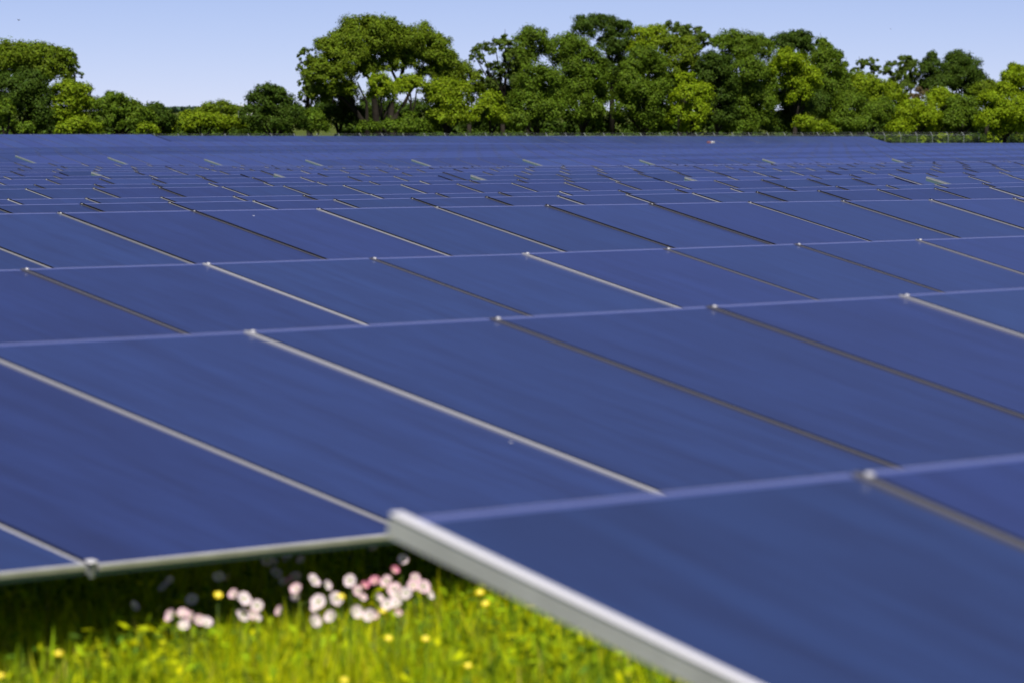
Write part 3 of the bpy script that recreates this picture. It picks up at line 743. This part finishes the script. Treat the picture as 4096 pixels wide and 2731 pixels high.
# shaded undergrowth filling the space beneath and behind the trees
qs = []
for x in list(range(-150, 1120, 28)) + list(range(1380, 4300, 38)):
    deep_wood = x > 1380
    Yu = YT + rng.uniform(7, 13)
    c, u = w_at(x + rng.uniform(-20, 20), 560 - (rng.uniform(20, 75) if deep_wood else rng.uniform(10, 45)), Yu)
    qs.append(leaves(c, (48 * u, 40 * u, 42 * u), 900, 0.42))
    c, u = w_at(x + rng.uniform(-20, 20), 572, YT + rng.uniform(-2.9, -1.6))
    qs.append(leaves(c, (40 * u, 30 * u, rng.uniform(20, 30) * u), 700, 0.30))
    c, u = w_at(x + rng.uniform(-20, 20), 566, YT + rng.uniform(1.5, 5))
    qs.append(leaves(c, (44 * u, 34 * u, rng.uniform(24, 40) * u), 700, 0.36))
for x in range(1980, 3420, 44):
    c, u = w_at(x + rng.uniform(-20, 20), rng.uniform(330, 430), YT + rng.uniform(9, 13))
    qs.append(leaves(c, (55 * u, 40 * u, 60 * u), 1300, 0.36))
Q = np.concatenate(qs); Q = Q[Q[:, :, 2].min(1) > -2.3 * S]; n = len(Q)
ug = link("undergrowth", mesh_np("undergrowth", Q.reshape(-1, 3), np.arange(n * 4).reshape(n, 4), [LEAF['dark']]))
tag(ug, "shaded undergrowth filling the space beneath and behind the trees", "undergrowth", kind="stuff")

qs = []
for x in range(3480, 4260, 16):
    c, u = w_at(x + rng.uniform(-8, 8), 572, 138.2 + rng.uniform(-.9, 1.2))
    qs.append(leaves(c, (14 * u, 14 * u, rng.uniform(14, 40) * u), 420, 0.3, ncl=14))
Q = np.concatenate(qs); n = len(Q)
tw_ = link("tall_weeds", mesh_np("tall_weeds", Q.reshape(-1, 3), np.arange(n * 4).reshape(n, 4), [LEAF['yellow'], LEAF['bright']], rng.integers(0, 2, n)))
tag(tw_, "tall yellow green weeds growing along the bare stretch of fence", "weeds", kind="stuff")

tree("broadleaf_tree", "dark thick tree behind the forked trunks of the tallest tree", "tree", 'dark',
     z1((1700,500,60,45),(1780,520,60,45),(1850,530,60,45),(1640,560,60,45),(1930,520,55,50),(1760,580,70,40)), YT + 6, group=TG)
# far wood on the horizon, a building and a tower
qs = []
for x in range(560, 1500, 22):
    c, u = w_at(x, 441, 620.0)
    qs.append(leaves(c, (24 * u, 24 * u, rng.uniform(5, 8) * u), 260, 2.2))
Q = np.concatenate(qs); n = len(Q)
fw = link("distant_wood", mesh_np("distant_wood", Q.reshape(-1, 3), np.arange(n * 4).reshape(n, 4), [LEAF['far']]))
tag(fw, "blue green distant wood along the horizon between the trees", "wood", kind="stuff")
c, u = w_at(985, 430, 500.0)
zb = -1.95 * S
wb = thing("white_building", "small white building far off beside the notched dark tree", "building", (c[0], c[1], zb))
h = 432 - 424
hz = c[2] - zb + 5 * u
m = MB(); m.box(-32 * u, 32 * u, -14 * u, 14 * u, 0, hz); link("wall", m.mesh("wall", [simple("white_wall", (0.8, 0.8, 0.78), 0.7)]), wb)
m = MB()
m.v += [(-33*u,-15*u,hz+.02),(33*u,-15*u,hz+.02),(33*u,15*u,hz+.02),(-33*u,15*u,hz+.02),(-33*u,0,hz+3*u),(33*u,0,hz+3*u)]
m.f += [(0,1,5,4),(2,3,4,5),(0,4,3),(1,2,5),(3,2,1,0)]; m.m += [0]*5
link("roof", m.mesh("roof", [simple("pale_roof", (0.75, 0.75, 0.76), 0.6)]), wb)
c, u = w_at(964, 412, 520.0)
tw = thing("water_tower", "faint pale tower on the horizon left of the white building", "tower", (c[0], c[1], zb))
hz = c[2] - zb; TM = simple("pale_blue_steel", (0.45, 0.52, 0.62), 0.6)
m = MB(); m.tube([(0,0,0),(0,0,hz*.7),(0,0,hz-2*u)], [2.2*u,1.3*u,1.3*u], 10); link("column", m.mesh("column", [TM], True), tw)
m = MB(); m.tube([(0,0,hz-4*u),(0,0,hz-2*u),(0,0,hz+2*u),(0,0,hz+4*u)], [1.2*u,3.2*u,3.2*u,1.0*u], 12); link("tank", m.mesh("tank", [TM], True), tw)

# ------------------------------------------------------------------ birds
BM = simple("dark_feather", (0.03, 0.03, 0.035), 0.8)
def bird(x, y, Y, sz, tilt, label, name):
    c, u = w_at(x, y, Y)
    r = thing(name, label, name, c)
    m = MB(); m.tube([(-sz,0,0),(-sz*.5,0,0),(0,0,.02),(sz*.6,0,0),(sz*.9,0,.02)], [.02*sz,.18*sz,.22*sz,.15*sz,.03*sz], 8)
    link("body", m.mesh("body", [BM], True), r)
    for sgn in (-1, 1):
        m = MB()
        m.v += [(-.3*sz,0,.05*sz),(.3*sz,0,.05*sz),(.15*sz,sgn*.8*sz,.5*sz),(-.15*sz,sgn*1.4*sz,.35*sz),(-.3*sz,0,.02*sz),(.3*sz,0,.02*sz),(.15*sz,sgn*.8*sz,.47*sz)]
        m.f += [(0,1,2,3),(4,3,6,5)]; m.m += [0,0]
        link("wing", m.mesh("wing", [BM]), r)
    r.rotation_euler = (tilt, -0.5, 0.3)
bird(75, 82, 60, 0.06, 0.3, "small dark bird flying high at the left of the sky", "bird")
bird(3562, 117, 60, 0.035, 1.1, "tiny dark insect high in the sky above the dense wood", "insect")

# ------------------------------------------------------------------ meadow grass
GM = [leaf_mat("grass_yellow", (0.56, 0.60, 0.005), 0.4, 0.45), leaf_mat("grass_green", (0.32, 0.46, 0.008), 0.4, 0.45),
      leaf_mat("grass_deep", (0.085, 0.16, 0.010), 0.35, 0.35), leaf_mat("grass_straw", (0.34, 0.29, 0.06), 0.3, 0.3)]
def blades(n, x0, x1, y0, y1, hmin, hmax, wid):
    X = rng.uniform(x0, x1, n); Y = rng.uniform(y0, y1, n)
    tuft = np.sin(X * 5.1 + 1.3 * np.sin(Y * 4.3)) * np.sin(Y * 6.7 + X * 1.7) + 0.6 * np.sin(X * 13 + Y * 9)
    Z = ground_z(X, Y) * S
    h = rng.uniform(hmin, hmax, n) * (1 + 0.26 * tuft)
    a = rng.uniform(0, 2 * np.pi, n); lean = rng.uniform(0.05, 0.55, n) * h
    dx, dy = np.cos(a) * lean, np.sin(a) * lean
    b2 = a + rng.uniform(0.8, 2.3, n); w = wid * rng.uniform(0.6, 1.5, n)
    ox, oy = np.cos(b2) * w, np.sin(b2) * w
    bx, by = X * S, Y * S
    p = np.zeros((n, 5, 3))
    p[:, 0] = np.stack([bx - ox, by - oy, Z - 0.02], 1); p[:, 1] = np.stack([bx + ox, by + oy, Z - 0.02], 1)
    p[:, 2] = np.stack([bx + dx * .35 + ox * .8, by + dy * .35 + oy * .8, Z + h * .6], 1)
    p[:, 3] = np.stack([bx + dx * .35 - ox * .8, by + dy * .35 - oy * .8, Z + h * .6], 1)
    p[:, 4] = np.stack([bx + dx, by + dy, Z + h], 1)
    tone = tuft + rng.normal(0, 0.7, n)
    mi = np.where(tone > 0.62, 0, np.where(tone > -0.45, 1, 2)); mi = np.where(rng.uniform(size=n) < 0.035, 3, mi)
    return p, mi
P1, m1 = blades(150000, 3.6, 10.5, 4.0, 9.2, 0.13, 0.30, 0.0045)
P2, m2 = blades(40000, -2.0, 22.0, -1.0, 16.0, 0.15, 0.34, 0.007)
PP = np.concatenate([P1, P2]); mi = np.concatenate([m1, m2]); n = len(PP)
base = np.arange(n)[:, None] * 5
quads = base + np.array([[0, 1, 2, 3]]); tris = base + np.array([[3, 2, 4]])
# broad little leaves of the forbs among the blades
nl = 60000
X = rng.uniform(4.0, 9.5, nl); Y = rng.uniform(4.4, 8.6, nl)
tuft = np.sin(X * 7.3 + 2 * np.sin(Y * 5.1)) * np.sin(Y * 8.1 + X)
keep = tuft + rng.normal(0, .4, nl) > 0.1; X = X[keep]; Y = Y[keep]; nl = len(X)
Z = ground_z(X, Y) * S + rng.uniform(0.04, 0.30, nl)
pos = np.stack([X * S, Y * S, Z], 1)
nr = rng.normal(size=(nl, 3)); nr[:, 2] = np.abs(nr[:, 2]) + .5; nr /= np.linalg.norm(nr, axis=1)[:, None]
t = np.cross(nr, rng.normal(size=(nl, 3))); t /= np.linalg.norm(t, axis=1)[:, None]; bt = np.cross(nr, t)
s = rng.uniform(0.018, 0.045, nl)[:, None]
LQ = np.stack([pos + t * s, pos + bt * s * .35, pos - t * s, pos - bt * s * .35], 1)
off = n * 5
lq = off + np.arange(nl * 4).reshape(nl, 4)
mil = rng.choice([0, 1, 1, 2, 2], nl)
me = mesh_np("grass", np.concatenate([PP.reshape(-1, 3), LQ.reshape(-1, 3)]), [np.concatenate([quads, lq]), tris], GM,
             np.concatenate([mi, mil, mi]))
tag(link("grass", me), "tall sunlit meadow grass and weeds in front of the arrays", "grass", kind="stuff")

# ------------------------------------------------------------------ flowers
def petal_mat(name, edge, mid):
    m, nt, b = new_mat(name)
    tc = nt.nodes.new("ShaderNodeTexCoord"); ln = nt.nodes.new("ShaderNodeVectorMath"); ln.operation = 'LENGTH'
    nt.links.new(tc.outputs["Object"], ln.inputs[0])
    r = nt.nodes.new("ShaderNodeValToRGB")
    r.color_ramp.elements[0].position = 0.003; r.color_ramp.elements[0].color = (0.85, 0.84, 0.45, 1)
    r.color_ramp.elements[1].position = 0.032; r.color_ramp.elements[1].color = (*edge, 1)
    e = r.color_ramp.elements.new(0.010); e.color = (*mid, 1)
    nt.links.new(ln.outputs["Value"], r.inputs[0]); nt.links.new(r.outputs[0], b.inputs["Base Color"])
    b.inputs["Roughness"].default_value = 0.7; b.inputs["Specular IOR Level"].default_value = 0.2
    tr = nt.nodes.new("ShaderNodeBsdfTranslucent"); nt.links.new(r.outputs[0], tr.inputs["Color"])
    mix = nt.nodes.new("ShaderNodeMixShader"); mix.inputs[0].default_value = 0.35
    nt.links.new(b.outputs[0], mix.inputs[1]); nt.links.new(tr.outputs[0], mix.inputs[2])
    nt.links.new(mix.outputs[0], nt.nodes["Material Output"].inputs["Surface"])
    return m
PPALE = petal_mat("petal_pale_pink", (0.88, 0.50, 0.60), (0.90, 0.76, 0.78))
PWHITE = petal_mat("petal_white", (0.92, 0.66, 0.75), (0.92, 0.86, 0.85))
PDEEP = petal_mat("petal_deep_pink", (0.75, 0.22, 0.36), (0.82, 0.45, 0.52))
PYEL = simple("petal_yellow", (0.85, 0.68, 0.01), 0.6)
CEN = simple("flower_centre", (0.85, 0.80, 0.30), 0.7)
STM = simple("flower_stem", (0.10, 0.17, 0.02), 0.7)
def petals_mesh(name, mat, cup, R=0.029):
    m = MB(); lo = 7
    for k in range(4):
        a0 = math.pi / 2 * k + rnd.uniform(-.1, .1)
        rows = []
        for i in range(5):
            t = i / 4; row = []
            for j in range(lo):
                s = (j / (lo - 1) - .5) * 2
                half = (0.12 + 0.88 * math.sin(min(1, t * 1.15) * math.pi / 2)) * 0.86
                r = R * t * (1 - 0.10 * s * s * t - (0.10 * (1 - abs(s)) if i == 4 else 0))
                ang = a0 + s * half
                z = cup * R * t ** 1.6 + 0.0022 * math.sin(5 * s + k) * t + k * 0.0004
                row.append(len(m.v)); m.v.append((r * math.cos(ang), r * math.sin(ang), z))
            rows.append(row)
        for r0, r1 in zip(rows, rows[1:]):
            for j in range(lo - 1): m.f.append((r0[j], r0[j + 1], r1[j + 1], r1[j])); m.m.append(0)
    return m.mesh(name, [mat], True)
def centre_mesh(r, h):
    m = MB(); m.tube([(0, 0, 0.001), (0, 0, h * .5), (0, 0, h)], [r * .6, r, r * .5], 7)
    for k in range(6):
        a = k * 1.05; m.tube([(0, 0, h * .4), (r * 1.6 * math.cos(a), r * 1.6 * math.sin(a), h * 1.5)], [.0007, .001], 4)
    return m.mesh("centre", [CEN])
def yellow_mesh():
    m = MB()
    for lay in range(2):
        for k in range(10):
            a = 2 * math.pi * (k + .5 * lay) / 10; R = 0.021 - .005 * lay; w = .3
            z = 0.002 + lay * .003
            p = lambda r, da, zz: (r * math.cos(a + da), r * math.sin(a + da), zz)
            m.quad([p(.003, -w, z), p(R * .8, -w * .8, z + .004), p(R, 0, z + .006), p(R * .8, w * .8, z + .004), p(.003, w, z)])
    return m.mesh("petals", [PYEL])
PMESH = {(c, i): petals_mesh("petals", mt, cu) for c, mt in (('pale', PPALE), ('white', PWHITE), ('deep', PDEEP)) for i, cu in enumerate((0.14, 0.34, 0.75))}
CM = centre_mesh(.0016, .004); YM = yellow_mesh(); YC = centre_mesh(.006, .006)
def flower(x, y, zt, kind, label, size=1.0, cup=0, face=None):
    size *= 1.15
    zt = zt + rnd.uniform(-.03, .03)
    p = atZ(x, y, zt); zg = float(ground_z(p[0], p[1]))
    org = Vector((p[0] * S, p[1] * S, zg * S)); top = Vector((p[0] * S, p[1] * S, p[2] * S)) - org
    if kind == 'yellow':
        size *= 0.8; nm, g = "yellow_wildflower", "yellow wildflowers in the grass"
    else:
        nm, g = "evening_primrose", "pink evening primroses by the panel edge"
    r = thing(nm, label, "flower", org, g)
    toward = Vector((-_f[0], -_f[1], 0)).normalized()
    az = rnd.uniform(-1.0, 1.0); up = rnd.uniform(.35, 1.0)
    if face: az, up = face
    nrm = (Matrix.Rotation(az, 3, 'Z') @ toward + Vector((0, 0, up))).normalized()
    mt = Matrix.Translation(top) @ nrm.to_track_quat('Z', 'Y').to_matrix().to_4x4() @ Matrix.Rotation(rnd.uniform(0, 6), 4, 'Z') @ Matrix.Scale(size, 4)
    if kind == 'yellow':
        link("petals", YM, r, mt); link("centre", YC, r, mt)
    else:
        link("petals", PMESH[(kind, cup)], r, mt); link("centre", CM, r, mt)
    back = top - nrm * 0.012
    m = MB(); lean = Vector((rnd.uniform(-.04, .04), rnd.uniform(-.04, .04), 0))
    m.tube([lean, (lean + back) * .5 + lean * .3, back, top], [.0022, .002, .0024, .003], 6)
    for q in (.35, .5, .65, .8):
        c = lean.lerp(back, q); a = rnd.uniform(0, 6.28); d = Vector((math.cos(a), math.sin(a), .35)); sd = Vector((-math.sin(a), math.cos(a), 0)) * .006
        m.quad([c, c + d * .025 + sd, c + d * .05, c + d * .025 - sd])
    link("stem", m.mesh("stem", [STM]), r)
def c6(x, y): return (x / 1.68, 1950 + y / 1.68)
def c7(x, y): return (1200 + x / 1.47, 1950 + y / 1.47)
ZT = -1.06
FL = [
 (c6(1100,665),'white',"white primrose deep in shadow, larger of the leftmost shaded pair",1.0,0),
 (c6(1148,625),'white',"small half open primrose in shadow, beside the larger shaded one at left",.7,2),
 (c6(900,798),'white',"mauve looking primrose at the shadow edge, farthest left of the pink flowers",.9,1),
 (c6(1290,750),'white',"white primrose standing highest in the left sunlit cluster",1.05,0),
 (c6(1150,860),'pale',"pink primrose at the left end of the left sunlit cluster",1.0,1),
 (c6(1228,840),'pale',"pale primrose in the left sunlit cluster, just below the highest one",.85,0),
 (c6(1280,865),'pale',"pink primrose tucked in the middle of the left sunlit cluster",.8,1),
 (c6(1238,925),'white',"creamy primrose lowest in the left sunlit cluster",.85,1),
 (c6(1335,890),'pale',"pink primrose of the right pair in the left sunlit cluster, left one",.9,1),
 (c6(1385,905),'white',"white primrose at the right end of the left sunlit cluster",.9,1),
 (c6(1470,598),'white',"shaded white primrose beside the tan seed head",1.0,0),
 (c6(1572,715),'pale',"mauve primrose half shaded, upper left of the second cluster",.85,1),
 (c6(1640,745),'white',"big white primrose at the top of the second cluster",1.15,0),
 (c6(1728,790),'white',"white primrose on the upper right of the second cluster",1.0,0),
 (c6(1632,855),'white',"open white primrose at the lower left of the second cluster",1.1,0),
 (c6(1695,850),'pale',"pale primrose low in the middle of the second cluster",.85,1),
 (c6(1728,872),'white',"small primrose lowest right in the second cluster",.6,1),
 (c6(1882,825),'pale',"lone small pink primrose between the second and third clusters",.8,1),
 (c6(1795,487),'white',"shaded primrose facing forward just under the panel edge",1.1,0),
 (c6(1845,500),'white',"small shaded primrose touching the one just under the panel edge",.6,1),
 (c6(1855,570),'white',"large shaded primrose below the two by the panel edge",1.1,0),
 (c6(1935,475),'white',"shaded primrose on the right of the three under the panel edge",1.0,1),
 (c6(2028,495),'white',"thin side on primrose in shadow, right of the shaded three",.8,2),
 (c6(1412,505),'deep',"dim purple primrose bud hanging under the panel edge",.7,2),
 (c6(1905,630),'white',"dim primrose in shadow behind the pink stack",.8,0),
 (c6(2195,655),'white',"dim primrose in shadow right of the round bright one",.8,1),
 (c6(1985,598),'pale',"topmost primrose of the pink vertical stack",1.05,0),
 (c6(1945,625),'deep',"deep pink primrose at the left of the pink vertical stack",.8,1),
 (c6(1992,680),'pale',"middle primrose of the pink vertical stack",1.0,1),
 (c6(1990,725),'white',"lowest primrose of the pink vertical stack",.9,1),
 (c6(2108,622),'white',"round bright primrose alone against the shadow, right of the stack",1.2,0),
 (c6(2140,765),'white',"large white primrose below the round bright one",1.2,0),
 (c6(2118,815),'white',"cream primrose drooping under the large white one",.7,2),
 (c6(2255,745),'white',"white primrose with a yellow flower at its right side",1.15,0),
 (c6(2112,895),'white',"pale primrose in front, nearest of the middle flowers",1.0,1),
 (c6(2225,865),'white',"white primrose in front, right of the nearest middle flower",1.0,1),
 (c7(295,545),'white',"bright primrose against the shadow, left of the deep pink buds",1.05,0),
 (c7(338,605),'pale',"pale primrose under the deep pink bud at centre",1.0,0),
 (c7(372,580),'deep',"deep pink bud touching the pale primrose at centre",.75,2),
 (c7(370,645),'pale',"small primrose below the deep pink bud at centre",.6,1),
 (c7(440,550),'deep',"deep pink primrose lying flat behind the right cluster",.9,1),
 (c7(508,548),'pale',"upper left primrose of the big right cluster",1.1,0),
 (c7(555,595),'pale',"central primrose of the big right cluster",1.2,0),
 (c7(565,625),'white',"lower primrose of the big right cluster",.9,1),
 (c7(625,618),'white',"white primrose at the right of the big right cluster",1.0,0),
 (c7(458,650),'white',"small upright primrose left below the big right cluster",.7,2),
 (c7(512,685),'white',"cream primrose in front of the big right cluster",.95,1),
 (c7(565,680),'white',"narrow white primrose in front of the big right cluster",.9,1),
 (c7(550,487),'deep',"pink bud raised highest on its stalk, at the right",.75,2),
 (c7(675,530),'pale',"top primrose of the rightmost cluster",.85,1),
 (c7(665,575),'pale',"left primrose of the rightmost cluster",1.0,1),
 (c7(725,580),'pale',"largest primrose of the rightmost cluster",1.15,0),
 (c7(760,630),'white',"lowest primrose of the rightmost cluster",.75,1),
 (c7(328,730),'white',"speckled white primrose in the grass at centre front",1.0,1),
 (c7(412,750),'white',"white primrose nearest in the grass, centre right",1.0,1),
 (c7(440,750),'pale',"pale primrose joined to the nearest white one, centre right",.7,2),
 (c7(575,740),'pale',"faded primrose low in the grass under the right cluster",.6,2),
 (c7(445,360),'white',"side on primrose in the shadow below the array corner",.9,2),
 (c7(605,422),'white',"dim mauve primrose in the shadow, nearest the silver end frame",.9,1),
]
for (x, y), kind, lab, sz, cup in FL:
    flower(x, y, ZT, kind, lab, sz, cup)
YL = [
 (c6(1465,725),"yellow flower hanging out over the shadow at left",1.2),
 (c6(395,1118),"yellow flower low in the grass at the far left",1.0),
 (c6(6,1268),"yellow flower cut by the left border of the picture",1.0),
 (c6(2290,735),"yellow flower behind a white primrose in the middle",1.1),
 (c7(485,730),"yellow flower among the primroses under the right cluster",1.0),
 (c7(1060,620),"upper yellow flower of the pair near the silver end frame",1.15),
 (c7(1095,685),"lower yellow flower of the pair near the silver end frame",1.15),
 (c7(520,890),"yellow flower in the open grass, left one of two level ones",1.1),
 (c7(738,893),"yellow flower in the open grass, right one of two level ones",1.1),
 (c7(990,1050),"yellow flower nearest the lower border, right of centre",1.0),
 (c7(258,1135),"yellow flower at the very bottom of the grass, left of centre",.9),
]
for (x, y), lab, sz in YL:
    flower(x, y, ZT + 0.01, 'yellow', lab, sz, face=(rnd.uniform(-.5, .5), rnd.uniform(1.0, 2.0)))
# tan seed head beside the shaded primrose
p = atZ(*c6(1525, 610), ZT); zg = float(ground_z(p[0], p[1])); org = Vector((p[0] * S, p[1] * S, zg * S)); top = Vector((0, 0, (p[2] - zg) * S))
sh = thing("seed_head", "tan grass seed head leaning right in front of the shadow", "seed head", org)
m = MB(); m.tube([(-.08, 0, 0), (-.05, 0, top.z * .5), (-.012, 0, top.z - .015)], [.002, .002, .0015], 5); link("stalk", m.mesh("stalk", [STM]), sh)
m = MB(); m.tube([(-.014, 0, top.z - .018), (0, 0, top.z), (.016, 0, top.z + .025), (.02, 0, top.z + .034)], [.002, .007, .006, .001], 7)
link("head", m.mesh("head", [simple("seed_tan", (0.45, 0.36, 0.18), 0.8)]), sh)
